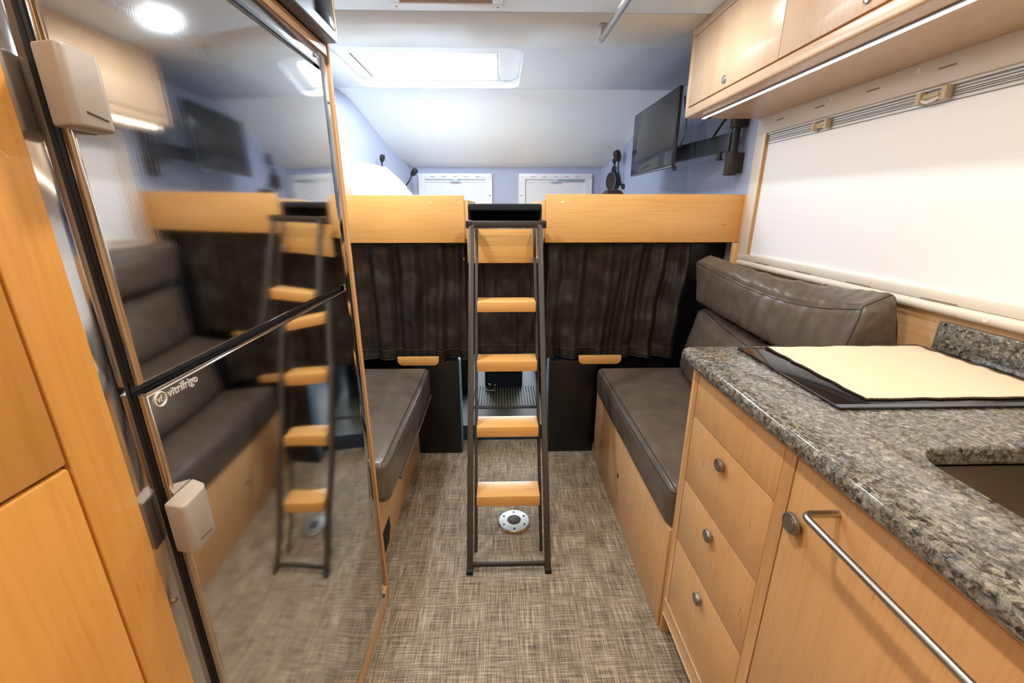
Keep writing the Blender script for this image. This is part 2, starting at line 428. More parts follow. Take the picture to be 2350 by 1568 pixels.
# walls
b = B().box(XL-.06, XL, -1.5, 2.90, 0, 2.2, 0); struct('wall_left', b.bm, BLUE)
NL, NR = (-.745, 3.9), (.862, 3.9)
b = B().prism([(XL, 2.9, 1.0), (NL[0], NL[1], 1.0), (NL[0]-.05, NL[1]+.05, 1.0), (XL-.06, 2.9, 1.0)], (0, 0, 1.2)); struct('wall_left', b.bm, BLUE)
b = B().prism([(XR, 2.9, 1.0), (XR+.06, 2.9, 1.0), (NR[0]+.05, NR[1]+.05, 1.0), (NR[0], NR[1], 1.0)], (0, 0, 1.2)); struct('wall_right', b.bm, BLUE)
b = B().box(-.85, .95, 3.9, 3.95, 1.0, 2.2, 0); struct('wall_front', b.bm, BLUE)
b = B().box(XL-.06, XR+.06, -1.56, -1.5, 0, 2.2, 0); struct('wall_back', b.bm, mat('rear_wall', (222, 200, 170), .5))
# right wall: blue ahead of the bunk front, maple behind it, a hole where the side window is
b = B().box(XR, XR+.06, 2.10, 2.90, 0, 2.2, 0); struct('wall_right', b.bm, BLUE)
b = B().box(XR, XR+.06, -1.5, 2.0995, 0, 1.14, 0).box(XR, XR+.06, -1.5, 2.0995, 1.70, 2.2, 0).box(XR, XR+.06, -1.5, -.35, 1.14, 1.70, 0).box(XR, XR+.06, 2.06, 2.0995, 1.14, 1.70, 0)
struct('wall_right', b.bm, WPALEY)

# ---- side window
W1 = sroot('window_1', (XR, .9, 1.10))
def frame_box(b, x0, x1, ya, yb, za, zb, yi0, yi1, zi0, zi1, bev=.006):
    b.box(x0, x1, ya, yb, za, zi0, bev).box(x0, x1, ya, yb, zi1, zb, bev).box(x0, x1, ya, yi0, zi0-.004, zi1+.004, bev).box(x0, x1, yi1, yb, zi0-.004, zi1+.004, bev)
    return b
bm1 = B(); frame_box(bm1, 1.175, 1.2, -.42, 2.125, 1.126, 1.757, -.36, 2.045, 1.157, 1.683)
b = bm1; b.build('window_frame', FRAMEW, W1)
b = B().cyl((1.185, -.42, 1.112), (1.185, 2.118, 1.112), .0155, n=20).box(1.187, 1.1995, -.42, 2.118, 1.097, 1.128, .003); b.build('sill_rail', FRAMEW, W1)
b = B().box(1.19, 1.192, -.36, 2.045, 1.157, 1.683, 0); b.build('blind', BLIND, W1)
for z, r in ((1.6755, .0016), (1.668, .0012), (1.661, .0008), (1.6565, .0008), (1.6505, .0012), (1.640, .0009)):
    B().box(1.1865, 1.190, -.36, 2.043, z-r*.8, z+r*.8, 0).build('blind_seam', GREYL, W1)
B().box(1.184, 1.1895, -.36, 2.043, 1.6775, 1.6835, .001).build('blind_rail', FRAMEC, W1)
B().box(1.176, 1.1895, 2.0425, 2.0485, 1.157, 1.683, .001).build('blind_guide', mat('honey_gasket', (190, 150, 88), .5), W1)
def latch(yc, s, pull=True):
    b = B().box(1.165, 1.187, yc-.055*s, yc-.035*s, 1.643, 1.678, .003).box(1.165, 1.187, yc+.035*s, yc+.055*s, 1.643, 1.674, .003).box(1.172, 1.187, yc-.04*s, yc+.04*s, 1.650, 1.668, .003)
    b.box(1.168, 1.1735, yc-.028*s, yc+.03*s, 1.656, 1.663, .002)
    o = b.build('blind_latch', BEIGE, W1)
    if pull:
        P = [(1.170-.006*math.sin(t/10*math.pi), yc-.03*s+.06*s*t/10, 1.652-.008*math.sin(t/10*math.pi)) for t in range(11)]
        B().tube(P, .004).build('latch_pull', FRAMEC, o)
    return o
latch(1.70, .7, False); latch(1.275, .8)
for i in range(9):
    y = 1.96-.235*i
    B().box(1.1738, 1.1752, y-.024, y+.024, 1.722, 1.7265, 0).build('frame_slot', SLOT, W1)
for i in range(7):
    y = 2.0-.33*i
    B().lathe([(.0075, 0), (.0075, -.0012), (.0055, -.0016), (.005, -.0008)], (1.1752, y, 1.737), 'x', 16).build('screw_cap', FRAMEC, W1)
for i in range(8):
    y = 2.05-.27*i
    B().lathe([(.0065, 0), (.0065, -.0015), (.0035, -.0018), (.003, -.0004)], (1.1702, y, 1.112), 'x', 16).build('screw_cap', FRAMEC, W1)
    B().box(1.1742, 1.1752, y-.19, y-.09, 1.129, 1.1315, 0).build('frame_slot', SLOT, W1)

# ---- nose windows
def nose_window(nm, x0, x1, dark):
    W = sroot(nm, ((x0+x1)/2, 3.9, 1.2))
    t = B(); y0, y1 = 3.872, 3.9; z1, z0 = 1.648, 1.2; ix0, ix1, iz0, iz1 = x0+.055, x1-.055, 1.25, 1.60
    t.box(x0, x1, y0, y1, iz1, z1, .006).box(x0, x1, y0, y1, z0, iz0, .006).box(x0, ix0, y0+.0004, y1, iz0-.006, iz1+.006, .0).box(ix1, x1, y0+.0004, y1, iz0-.006, iz1+.006, .0)
    t.build('window_frame', FRAMEC, W)
    B().box(ix0-.005, ix1+.005, 3.890, 3.893, iz0, iz1, 0).build('blind', BLINDN, W)
    B().box(ix0, ix1, 3.884, 3.892, iz1-.022, iz1-.012, .002).build('blind_rail', FRAMEC, W)
    if dark: B().box((ix0+ix1)/2+.05, ix1-.01, 3.8825, 3.8895, iz1-.020, iz1-.004, .001).build('blind_gap', mat('cool_grey', (150, 168, 184), .5), W)
    xc = (x0+x1)/2
    for i in range(5):
        x = xc+(i-2)*.095
        B().box(x-.018, x+.018, 3.8705, 3.8725, 1.6185, 1.6225, 0).build('frame_slot', SLOT, W)
    l = B().box(xc-.045, xc+.045, 3.870, 3.886, iz1-.026, iz1-.010, .003).box(xc-.025, xc+.025, 3.862, 3.874, iz1-.022, iz1+.002, .004)
    l.build('blind_latch', mat('cool_latch', (186, 200, 214), .4), W)
    B().lathe([(.005, 0), (.005, -.001), (.004, -.0014)], (x0+.025 if dark else x1-.02, 3.8722, 1.47), 'y', 12).build('screw_cap', BLACKP, W)
nose_window('window_2', -.696, -.072, False)
nose_window('window_3', .155, .784, True)
# ---- skylight
W4 = sroot('window_4', (-.37, 2.72, 2.13))
t = B()
gx0, gx1, gy0, gy1 = -.80, -.004, 2.60, 3.06
t.box(OX0, gx0, OY0, OY1, 2.142, 2.16, .002).box(gx1, OX1, OY0, OY1, 2.142, 2.16, .002).box(gx0, gx1, OY0, gy0, 2.142, 2.16, .002).box(gx0, gx1, gy1, OY1, 2.142, 2.16, .002)
t.build('skylight_frame', FRAMEC, W4)
B().box(gx0, gx1, gy0, gy1, 2.172, 2.177, 0).build('skylight_pane', PANE, W4)
B().box(gx0+.002, gx0+.016, gy0, gy1, 2.150, 2.158, .001).build('blind_guide', GREYL, W4)
B().box(gx1-.010, gx1-.002, gy0, gy1, 2.150, 2.158, .001).build('blind_guide', GREYL, W4)
B().box(gx1-.012, gx1+.004, gy1-.03, gy1-.008, 2.134, 2.142, .001).build('blind_catch', SILVER, W4)

# ================================================================= FRIDGE SIDE (LEFT)
FR = thing('refrigerator', 'tall two-door stainless steel fridge with mirror-like doors, left of the aisle', 'refrigerator', (-.72, .82, 0))
XF = -.412
b = B().box(-1.05, -.453, .432, 1.2145, .072, 1.722, 0); b.build('cabinet_body', BLACK, FR)
# flat stainless surround
b = B().box(-.445, -.425, .428, .4540, .088, 1.722, .0008).box(-.445, -.425, 1.166, 1.2235, .088, 1.722, .0008).box(-.445, -.425, .4540, 1.166, 1.688, 1.722, .0008)
b.build('surround', INOXF, FR)
b = B().box(-.452, -.4265, .4545, .4615, .088, 1.6875, 0).box(-.452, -.4265, 1.135, 1.1655, .088, 1.6875, 0).box(-.452, -.4265, .4475, 1.1645, 1.670, 1.6875, 0).box(-.452, -.4265, .46, 1.152, 1.160, 1.178, 0).box(-.452, -.4265, .4460, 1.1655, .072, .0875, 0)
b.build('door_gasket', RUBBER, FR)
def fdoor(z0, z1):
    t = bmesh.new(); bmesh.ops.create_cube(t, size=1)
    x0, x1, y0, y1 = -.4262, XF, .4615, 1.138
    for v in t.verts: v.co = ((x0+x1)/2+v.co.x*(x1-x0), (y0+y1)/2+v.co.y*(y1-y0), (z0+z1)/2+v.co.z*(z1-z0))
    es = [e for e in t.edges if all(v.co.x > x1-1e-4 for v in e.verts)]
    bmesh.ops.bevel(t, geom=es, offset=.005, segments=4, affect='EDGES', profile=.5)
    bb = B(); bb.bm = t
    d = bb.build('door', INOX, FR)
    return d
dt = fdoor(1.1755, 1.6735); dl = fdoor(.088, 1.1630)
B().box(-.425, XF+.0008, .463, 1.137, 1.1628, 1.1650, .0005).build('top_trim', CHROME, dl)
B().cyl((-.420, 1.144, 1.163), (-.420, 1.144, 1.176), .004).build('hinge', CHROME, FR)
B().cyl((-.420, 1.144, .074), (-.420, 1.144, .090), .005).box(-.4245, -.413, 1.136, 1.175, .074, .079, .001).build('hinge', CHROME, FR)
def flatch(door, z0, z1):
    t = B().prism([(-.4105, .4430, z0), (-.386, .437, z0), (-.3815, .442, z0), (-.384, .478, z0), (-.390, .487, z0), (-.4115, .497, z0), (-.4115, .462, z0)], (0, 0, z1-z0), .003, 3)
    o = t.build('latch', TAUPE, door)
    B().prism([(-.3837, .450, z0+.013), (-.3808, .450, z0+.013), (-.3828, .474, z0+.009), (-.3857, .474, z0+.009)], (0, 0, .0018), .0006).build('latch_lip', TAUPED, o)
    
flatch(dt, 1.441, 1.509); flatch(dl, .957, 1.028)
# badge on the lower door
BADGE = mat('badge_silver', (206, 204, 198), .45)
t = text_mesh('vitrifrigo', .0155, .0004)
M = Matrix(((0, 0, 1, XF+.0011), (1, 0, 0, .492), (0, 1, 0, 1.1465), (0, 0, 0, 1)))
bmesh.ops.transform(t, matrix=M, verts=t.verts); obj('badge_lettering', t, BADGE, dl)
bd = B(); P = [(XF+.0012, .480+.0085*math.cos(a/24*2*math.pi), 1.1500+.0085*math.sin(a/24*2*math.pi)) for a in range(24)]
bd.tube(P, .0011, 6, True).build('badge_ring', BADGE, dl)
t = text_mesh('vf', .0125, .0004)
M = Matrix(((0, 0, 1, XF+.0011), (1, 0, 0, .4742), (0, 1, 0, 1.1468), (0, 0, 0, 1)))
bmesh.ops.transform(t, matrix=M, verts=t.verts); obj('badge_monogram', t, BADGE, dl)
for y, z in ((.437, .885), (1.150, 1.706), (1.200, 1.62), (.80, 1.706), (1.196, .60)):
    o = B().lathe([(.0048, 0), (.0045, .0012), (.0030, .0018)], (-.4252, y, z), 'x', 16).build('screw', STEEL, FR)
    B().box(-.4234, -.4231, y-.003, y+.003, z-.0006, z+.0006, 0).build('screw_slot', BLACKP, o)

PC = thing('pantry_cabinet', 'tall orange maple cabinet with stacked doors at the left edge, beside the fridge', 'cabinet', (-.75, .1, 0))
b = B().box(-1.10, -.438, -.8, .4265, .0, 2.095, 0); b.build('cabinet_body', WGAP, PC)
B().box(-.438, -.421, .372, .4265, 0, 2.095, .003).build('face_stile', WO, PC); B().box(-.438, -.421, -.8, -.55, 0, 2.095, .002).build('face_stile', WO, PC)
for z0, z1 in ((1.133, 2.05), (.10, 1.1295)):
    B().box(-.4378, -.420, -.546, .3685, z0, z1, .003).build('door', WO, PC)
# cabinet over the fridge, fridge side panel, plinth
FP = thing('fridge_housing', 'thin maple side panel and plinth framing the fridge, facing the aisle', 'cabinet', (-.75, 1.22, 0))
B().box(-1.10, -.421, 1.2245, 1.2365, 0, 2.095, .002).build('side_panel', WZ, FP)
B().box(-1.10, -.4215, .429, 1.2160, 0, .0705, .001).build('plinth', WY, FP)
B().box(-1.10, -.4215, .429, 1.2160, 1.7235, 1.7445, .001).build('top_rail', WY, FP)
B().box(-1.10, -.46, .429, 1.2160, 2.085, 2.099, .001).build('header', WY, FP)
MW = thing('microwave', 'black and silver built-in microwave oven above the fridge', 'microwave', (-.7, .8, 1.7445))
B().box(-1.0, -.3945, .431, 1.208, 1.7475, 2.08, .002).build('casing', mat('dark_brown_casing', (44, 38, 38), .45), MW)
B().box(-.3943, -.3895, .432, 1.209, 1.7485, 2.084, .001).build('front_frame', SILVER, MW)
B().box(-.3893, -.3868, .50, .985, 1.785, 2.06, .001).build('oven_door', BLACKP, MW)
B().box(-.3893, -.3872, 1.085, 1.190, 1.770, 2.07, .0008).build('control_panel', COOK, MW)
B().box(-.3893, -.3868, 1.1915, 1.1955, 1.768, 2.07, .001).build('edge_trim', GOLD, MW)
B().box(-.9, -.426, .44, 1.19, 1.7455, 1.7475, 0).build('underside_vent', RUBBER, MW)

# ================================================================= KITCHEN (RIGHT)
XC = .53
BC = thing('base_cabinet', 'maple kitchen base cabinet with drawers and a door under the granite counter', 'cabinet', (.85, .3, 0))
b = B().box(.552, 1.15, -.8, 1.070, .09, .785, 0); b.build('cabinet_body', WGAP, BC)
b = B().box(XC, 1.17, 1.072, 1.090, 0, .9635, .002); b.build('end_panel', WZ, BC)
b = B().box(.552, XC, 1.053, 1.0715, .15, .9635, .001); b.build('face_stile', WZ, BC)
b = B().box(.552, XC, .6555, .6875, .15, .944, .001); b.build('face_stile', WZ, BC)
b = B().box(.552, XC, -.8, 1.0525, .944, .9635, .001); b.build('face_rail', WPALEY, BC)
b = B().box(.552, XC-.001, -.8, 1.0715, .088, .1495, .002); b.build('face_rail', WPALEY, BC)
b = B().box(.60, .615, -.8, 1.070, 0, .092, 0); b.build('toe_kick', WY, BC)
def knob(parent, y, z, r):
    o = B().lathe([(r*.55, 0), (r*.55, -.006), (r, -.007), (r, -.012), (r*.93, -.0145), (r*.80, -.0150), (r*.78, -.0135), (r*.70, -.0132), (r*.66, -.0152), (r*.2, -.0165)], (XC, y, z), 'x', 28).build('knob', KNOBM, parent)
    return o
zs = [(.8215, .9425, None), (.6155, .8185, .779), (.4075, .6125, .571), (.1515, .4045, .363)]
for z0, z1, kz in zs:
    d = B().box(XC, XC+.020, .6895, 1.0515, z0, z1, .0018).build('drawer', WZ, BC)
    if kz: knob(d, .877, kz, .0165)
d = B().box(XC, XC+.020, .02, .6535, .1515, .9425, .0018).build('door', WZ, BC)
knob(d, .624, .826, .020)
B().box(XC, XC+.020, -.8, .017, .1515, .9425, .0018).build('door', WZ, BC)
rp = []
xr, z_ = .472, .909; rr = .014
for i in range(7):
    a = i/6*math.pi/2; rp.append((xr+rr-rr*math.sin(a), .548-rr+rr*math.cos(a), z_))
P = [(XC+.002, .548, z_)] + rp + [(xr, .30, z_), (xr, .12, z_)]
rp2 = [(xr+rr-rr*math.cos(i/6*math.pi/2), .06-rr*math.sin(i/6*math.pi/2), z_) for i in range(7)]
P += rp2 + [(XC+.002, .046, z_)]
B().tube(P, .0058, 14).build('towel_bar', STEEL, d)

# counter slab with the sink cut-out
CT = thing('countertop', 'speckled dark grey granite countertop with low backsplash', 'countertop', (.85, .3, .965))
def profile_counter():
    x0, x1, y0, y1 = .498, 1.198, -.8, 1.128
    sx0, sx1, sy0, sy1, sr = .655, 1.09, .10, .587, .055
    out = rrect(x0, x1, y0, y1, .03, 0, 6)
    inn = rrect(sx0, sx1, sy0, sy1, sr, 0, 8)
    bm = bmesh.new()
    def loop(pts, off, z):
        c = []
        n_ = len(pts)
        for i in range(n_):
            a, b_, d = pts[i-1], pts[i], pts[(i+1) % n_]
            e = (d-a); e.z = 0; e.normalize(); nrm = Vector((e.y, -e.x, 0)); c.append(bm.verts.new((b_.x-nrm.x*off, b_.y-nrm.y*off, z)))
        return c
    steps = [(.010, .9655), (.003, .9685), (0, .975), (0, .987), (.003, .9945), (.0075, .9985), (.013, 1.0)]
    ro = [loop(out, o_, z) for o_, z in steps]
    ri = [loop(inn, -o_*.5, z) for o_, z in steps]
    for R in (ro, ri):
        for A, Bq in zip(R, R[1:]):
            n_ = len(A)
            for i in range(n_): bm.faces.new((A[i], A[(i+1) % n_], Bq[(i+1) % n_], Bq[i]))
    def cap(o_, i_):
        es = []
        for R in (o_, i_):
            for a, c in zip(R, R[1:]+R[:1]):
                es.append(bm.edges.get((a, c)) or bm.edges.new((a, c)))
        bmesh.ops.triangle_fill(bm, use_beauty=True, edges=es)
    cap(ro[-1], ri[-1]); cap(ro[0], ri[0])
    bmesh.ops.recalc_face_normals(bm, faces=bm.faces)
    return bm
obj('slab', profile_counter(), GRAN, CT, 40)
B().box(1.178, 1.199, -.8, 1.085, 1.0005, 1.079, .004, 3).build('backsplash', GRAN, CT)
# sink bowl
SK = thing('sink', 'undermounted stainless steel sink bowl set in the granite counter', 'sink', (.87, .34, .80))
bm = bmesh.new(); prev = None
for (o_, z) in ((-.012, .9635), (-.004, .9625), (-.002, .95), (.008, .84), (.03, .812), (.07, .805), (.16, .802)):
    pts = rrect(.655+o_, 1.09-o_, .10+o_, .587-o_, max(.03, .06-o_*.3), z, 8)
    ring = [bm.verts.new(p) for p in pts]
    if prev:
        for i in range(len(ring)): bm.faces.new((prev[i], prev[(i+1) % len(ring)], ring[(i+1) % len(ring)], ring[i]))
    prev = ring
bm.faces.new(prev); bmesh.ops.recalc_face_normals(bm, faces=bm.faces)
o = obj('bowl', bm, INOXB, SK); md = o.modifiers.new('s', 'SOLIDIFY'); md.thickness = .0012
B().lathe([(.04, 0), (.04, .002), (.03, .003), (.028, -.002), (.005, -.004)], (.87, .34, .803), 'z').build('drain', CHROME, SK)

# cooktop
HB = thing('cooktop', 'black glass induction cooktop set on the granite counter', 'cooktop', (.89, .905, 1.0))
B().box(.643, 1.150, .722, 1.092, 1.0005, 1.0065, .003, 2).build('glass_top', COOK, HB)
b = B()
for (x, y, r) in ((.775, .905, .095), (1.02, .905, .075)):
    t = bmesh.new(); n_ = 64
    A = [t.verts.new((x+(r)*math.cos(2*math.pi*i/n_), y+(r)*math.sin(2*math.pi*i/n_), 1.00675)) for i in range(n_)]
    Bq = [t.verts.new((x+(r-.0015)*math.cos(2*math.pi*i/n_), y+(r-.0015)*math.sin(2*math.pi*i/n_), 1.00675)) for i in range(n_)]
    for i in range(n_): t.faces.new((A[i], A[(i+1) % n_], Bq[(i+1) % n_], Bq[i]))
    b.merge(t)
b.build('zone_ring', RING, HB)
B().box(.643, 1.150, .7215, .7365, 1.0050, 1.0068, .0008, 1).build('front_bevel', COOKB, HB)
# two crocheted mats
def placemat(x0, x1, y0, y1, z, label, skew=0., seed=0):
    bm = bmesh.new(); nx, ny = 40, 44; V = {}
    for i in range(nx+1):
        for j in range(ny+1):
            u, v = i/nx, j/ny
            edge = max(abs(2*u-1), abs(2*v-1))
            x = x0+(x1-x0)*u + skew*(v-.5); y = y0+(y1-y0)*v
            if edge > .99:
                wv = .0012*math.sin((u+v)*26+seed)+.002*noise.noise(Vector((x*40, y*40, seed)))
                if abs(2*u-1) > .99: x += wv
                else: y += wv
            zz = z + .0012 + .0016*noise.noise(Vector((x*16, y*16, seed))) + (.0012*math.sin(v*40+seed) if edge > .93 else 0)
            V[i, j] = bm.verts.new((x, y, max(z+.0006, zz)))
    for i in range(nx):
        for j in range(ny): bm.faces.new((V[i, j], V[i+1, j], V[i+1, j+1], V[i, j+1]))
    ring = [V[i, 0].co.copy() for i in range(nx)]+[V[nx, j].co.copy() for j in range(ny)]+[V[i, ny].co.copy() for i in range(nx, 0, -1)]+[V[0, j].co.copy() for j in range(ny, 0, -1)]
    T = thing('placemat', label, 'placemat', ((x0+x1)/2, (y0+y1)/2, z))
    o = obj('cloth', bm, CLOTH, T); md = o.modifiers.new('s', 'SOLIDIFY'); md.thickness = .0015; md.offset = 1
    fine = []
    for a, c in zip(ring, ring[1:]+ring[:1]):
        for k_ in range(3): fine.append(a.lerp(c, k_/3))
    cz = Vector(((x0+x1)/2, (y0+y1)/2, 0))
    P = [Vector((p.x+math.copysign(.0018, p.x-cz.x)*(i % 2), p.y+math.copysign(.0018, p.y-cz.y)*(i % 2), z+.0028)) for i, p in enumerate(fine)]
    B().tube(P, [.0014+.0014*(i % 2) for i in range(len(P))], 5, True).build('crocheted_edge', BROWNT, T)
    return T
placemat(.718, 1.138, .752, 1.085, 1.0068, 'cream cotton mat with brown crocheted edge lying on the black cooktop', .0, 1)

# upper cabinet
UC = thing('upper_cabinet', 'pale maple overhead cabinet with flush doors above the side window', 'cabinet', (1.0, .6, 1.755))
XU = .835
b = B().box(XU+.02, 1.199, -.8, 2.125, 1.765, 2.095, 0); b.build('cabinet_body', WGAP, UC)
b = B().box(XU, 1.199, -.8, 2.13, 1.755, 1.7935, .008, 4); b.build('bottom_panel', WUPY, UC)
b = B().box(XU, XU+.020, -.8, 2.13, 2.067, 2.098, .002); b.build('top_rail', WUPY, UC)
b = B().box(XU, XU+.020, 2.0985, 2.13, 1.785, 2.075, .003).box(XU+.015, 1.199, 2.120, 2.13, 1.785, 2.098, .002); b.build('end_panel', WUP, UC)
for ya, yb, ly in ((1.4575, 2.0955, 1.785), (.80, 1.4545, 1.13), (.14, .797, .46)):
    d = B().box(XU, XU+.020, ya, yb, 1.7965, 2.0645, .0015).build('door', WUP, UC)
    o = B().lathe([(.0145, .001), (.0145, -.003), (.012, -.005), (.0115, -.003), (.009, -.003), (.0085, -.0045)], (XU, ly, 1.825), 'x', 28).build('lock', STEEL, d)
B().box(.8353, .8357, -.8, 2.098, 2.0652, 2.0668, 0).build('hinge_line', GREYL, UC)
LS = thing('led_strip', 'glowing warm LED light strip under the overhead cabinet', 'light strip', (.907, .84, 1.75))
B().box(.897, .917, -.42, 2.10, 1.7500, 1.7546, .001).build('channel', SILVER, LS)
B().box(.9005, .9135, -.41, 2.094, 1.7487, 1.7502, .0005).build('diffuser', EMW, LS)
B().box(.925, .945, 2.085, 2.105, 1.7520, 1.7548, .0008).build('end_clip', BLACKP, LS)

# ================================================================= BENCHES
BR = thing('bench_base', 'low maple bench base under the right-hand seat cushion', 'bench', (.86, 1.6, 0))
B().box(.525, .543, 1.094, 2.155, 0, .398, .002).build('front_panel', WPALE, BR)
B().box(.5435, 1.198, 1.094, 2.155, .380, .398, .001).build('seat_board', WPALEY, BR)
B().box(.5435, 1.198, 2.137, 2.155, 0, .3795, .001).build('end_panel', WZ, BR)
B().lathe([(.012, 0), (.012, -.002), (.008, -.0035), (.003, -.004)], (.525, 1.66, .205), 'x', 20).build('lock', mat('bronze', (120, 100, 70), .4, .8), BR)
def cushion(name, label, cage, dims, r, bulge, wr, seed, seams, wf=9, n=34, post=None):
    bm, mp0 = soft(cage, dims, r, bulge, n=n, wr=wr, seed=seed, wf=wf)
    def fix(v):
        v.x = min(1.194, v.x); return post(v) if post else v
    for v in bm.verts: fix(v.co)
    mp = lambda *a: fix(mp0(*a))
    T = thing(name, label, 'cushion', tuple(sum((Vector(cage[i][j][0]) for i in (0, 1) for j in (0, 1)), Vector())/4))
    obj('cover', bm, LEATH, T, 60)
    for f in seams:
        P = [mp(*f(t/40)) for t in range(41)]; B().tube(P, .0022, 6).build('piping', SEAM, T)
    return T
e1, e2 = .93, .965
SR = cushion('seat_cushion', 'dark brown leather seat cushion on the right-hand bench', boxcorners(.513, 1.19, 1.096, 2.15, .3985, .548), (.677, 1.054, .150), .03, (.004, .004, .010), .0015, 3,
        [lambda t: (-1, -1+2*t, .80), lambda t: (-1+2*t, -1, .80), lambda t: (-.955, -1+2*t, 1), lambda t: (-1+2*t, 1, .80)])
# lower back cushion: leans on the wall, foot on the seat
cg = [[[(.915, 1.12, .552), (1.00, 1.12, .87)], [(.930, 2.115, .552), (1.00, 2.115, .895)]],
      [[(1.185, 1.12, .552), (1.19, 1.12, .86)], [(1.185, 2.115, .552), (1.19, 2.115, .90)]]]
def dip(v):
    t = max(0, min(1, (v.y-1.12)/.995)); v.z -= .055*math.sin(math.pi*t)*max(0, (v.z-.62)/.25); v.x = min(1.194, v.x-.045*math.sin(math.pi*t)*max(0, 1-(v.z-.552)/.3)*(1 if v.x < 1.1 else 0)); return v
cushion('back_cushion', 'lower dark leather back cushion standing on the right-hand seat against the wall', cg, (.24, .99, .32), .05, (.040, .015, .02), .010, 7,
        [lambda t: (-.86, -1, -1+2*t), lambda t: (-.86, 1, -1+2*t), lambda t: (-.86, -1+2*t, 1)], 10, 70, dip)
cg = [[[(.985, 1.165, .90), (1.035, 1.165, 1.105)], [(.975, 2.10, .91), (.955, 2.10, 1.125)]],
      [[(1.19, 1.165, .90), (1.130, 1.165, 1.147)], [(1.19, 2.10, .91), (1.02, 2.10, 1.158)]]]
# bow the bolster by bending after mapping
bm, mp = soft(cg, (.2, .93, .22), .030, (.026, .006, .014), n=96, wr=.011, seed=12, wf=13)
def bend(v):
    t = (v.y-1.165)/.935; t = max(0, min(1, t))
    k_ = max(0., min(1., (v.x-.95)/.17)); s_ = math.sin(math.pi*t)
    v.x = min(1.192, v.x + (.050-.01*k_)*s_); q_ = max(0, min(1, (v.z-.90)/.2)); v.z -= (.034+(.040-.036*k_)*q_)*math.sin(math.pi*min(1, t**.85)); return v
for v in bm.verts: bend(v.co)
T = thing('back_cushion', 'upper dark leather bolster resting on the lower back cushion, below the side window', 'cushion', (1.09, 1.63, .9))
obj('cover', bm, LEATH, T, 60)
for f in [lambda t: (-1, -1+2*t, .93), lambda t: (-.95, -1, -1+2*t), lambda t: (-1+2*t, -.985, 1), lambda t: (.92, -1, -1+2*t), lambda t: (1, -1+2*t, .93)]:
    P = [bend(mp(*f(t/50))) for t in range(51)]; B().tube(P, .0021, 6).build('piping', SEAM, T)

BL = thing('bench_base', 'low maple bench base under the left-hand seat cushion', 'bench', (-.8, 1.7, 0))
B().box(-.498, -.480, 1.234, 2.195, 0, .372, .002).build('front_panel', WPALE, BL)
B().box(-1.118, -.455, 1.234, 2.165, .374, .394, .003).build('seat_board', WZ, BL)
B().box(-1.118, -.4985, 2.15, 2.17, 0, .3735, .001).build('end_panel', WZ, BL)
B().prism([(-.4998, 1.40, .03), (-.4998, 1.475, .03), (-.4998, 1.51, .075), (-.4998, 1.51, .13), (-.4998, 1.40, .13)], (.0212, 0, 0), .001).build('hand_slot', RUBBER, BL)
CL = cushion('seat_cushion', 'dark brown leather seat cushion on the left-hand bench, beside the fridge', boxcorners(-1.112, -.385, 1.236, 2.150, .396, .556), (.727, .914, .160), .03, (.004, .004, .012), .0015, 5,
        [lambda t: (1, -1+2*t, .80), lambda t: (-1+2*t, 1, .80), lambda t: (.955, -1+2*t, 1)])
B().tube([(-.388, 1.40+.74*i/12, .392-.006*math.sin(i/12*math.pi)) for i in range(13)], .006, 8).build('hem', LEATH, CL)

# ================================================================= BUNK
BK = thing('bunk_platform', 'raised maple bunk front spanning the full width above the curtains', 'bunk bed', (.02, 2.6, 1.2))
YB = 2.15
B().box(-1.118, -.176, YB, YB+.022, 1.205, 1.4275, .003).build('front_board', WX, BK)
B().box(.217, 1.180, YB, YB+.022, 1.205, 1.4325, .003).build('front_board', WX, BK)
B().box(-1.118, 1.198, YB+.024, 2.885, 1.205, 1.222, .001).build('deck', WX, BK)
B().box(1.150, 1.198, 2.128, 2.1495, .40, 1.204, .003).box(1.1803, 1.1985, 2.128, YB+.024, 1.2045, 1.4325, .002).build('end_post', WZ, BK)
B().box(-.176, -.158, YB+.006, 2.80, 1.2225, 1.405, .001).build('cubby_side', WZ, BK); B().box(.199, .217, YB+.006, 2.80, 1.2225, 1.405, .001).build('cubby_side', WZ, BK)
B().box(-.158, .199, 2.16, 2.80, 1.2225, 1.235, 0).box(-.158, .199, 2.45, 2.46, 1.235, 1.355, 0).box(-.1575, -.150, 2.17, 2.45, 1.235, 1.355, 0).box(.191, .1985, 2.17, 2.45, 1.235, 1.355, 0).build('cubby_lining', MATTM, BK)
FP_ = B().box(-.163, .206, 2.120, 2.140, 1.110, 1.272, .002).build('drop_front', WX, BK)
B().lathe([(.006, 0), (.006, -.012), (.0155, -.014), (.0155, -.020), (.011, -.0235), (.004, -.024)], (.168, 2.120, 1.134), 'y', 24).build('knob', CHROME, FP_)
B().box(-.185, -.178, 2.1205, 2.145, 1.125, 1.135, .001).build('hinge_pin', CHROME, FP_)
MT = B()
bm, _ = soft(boxcorners(-.156, .197, 2.155, 2.9, 1.357, 1.388), (.353, .745, .031), .008, (.0, .0, .003), n=30, wr=.002, seed=2, wf=40)
obj('bed_carpet_edge', bm, MATTM, BK, 60)
bm, _ = soft(boxcorners(-.736, -.180, 2.178, 3.6, 1.2225, 1.395), (.556, 1.42, .17), .03, (.0, .0, .008), n=20)
tag(obj('mattress', bm, mat('bounce_white_bedding', (214, 218, 224), .9), None, 60), 'unseen mattress behind the left-hand bunk board, white to bounce skylight', 'mattress')  # hidden mattress, made white to bounce skylight up to the nose ceiling
bm, _ = soft(boxcorners(.219, .93, 2.178, 3.55, 1.2225, 1.395), (.71, 1.42, .17), .03, (.0, .0, .008), n=20)
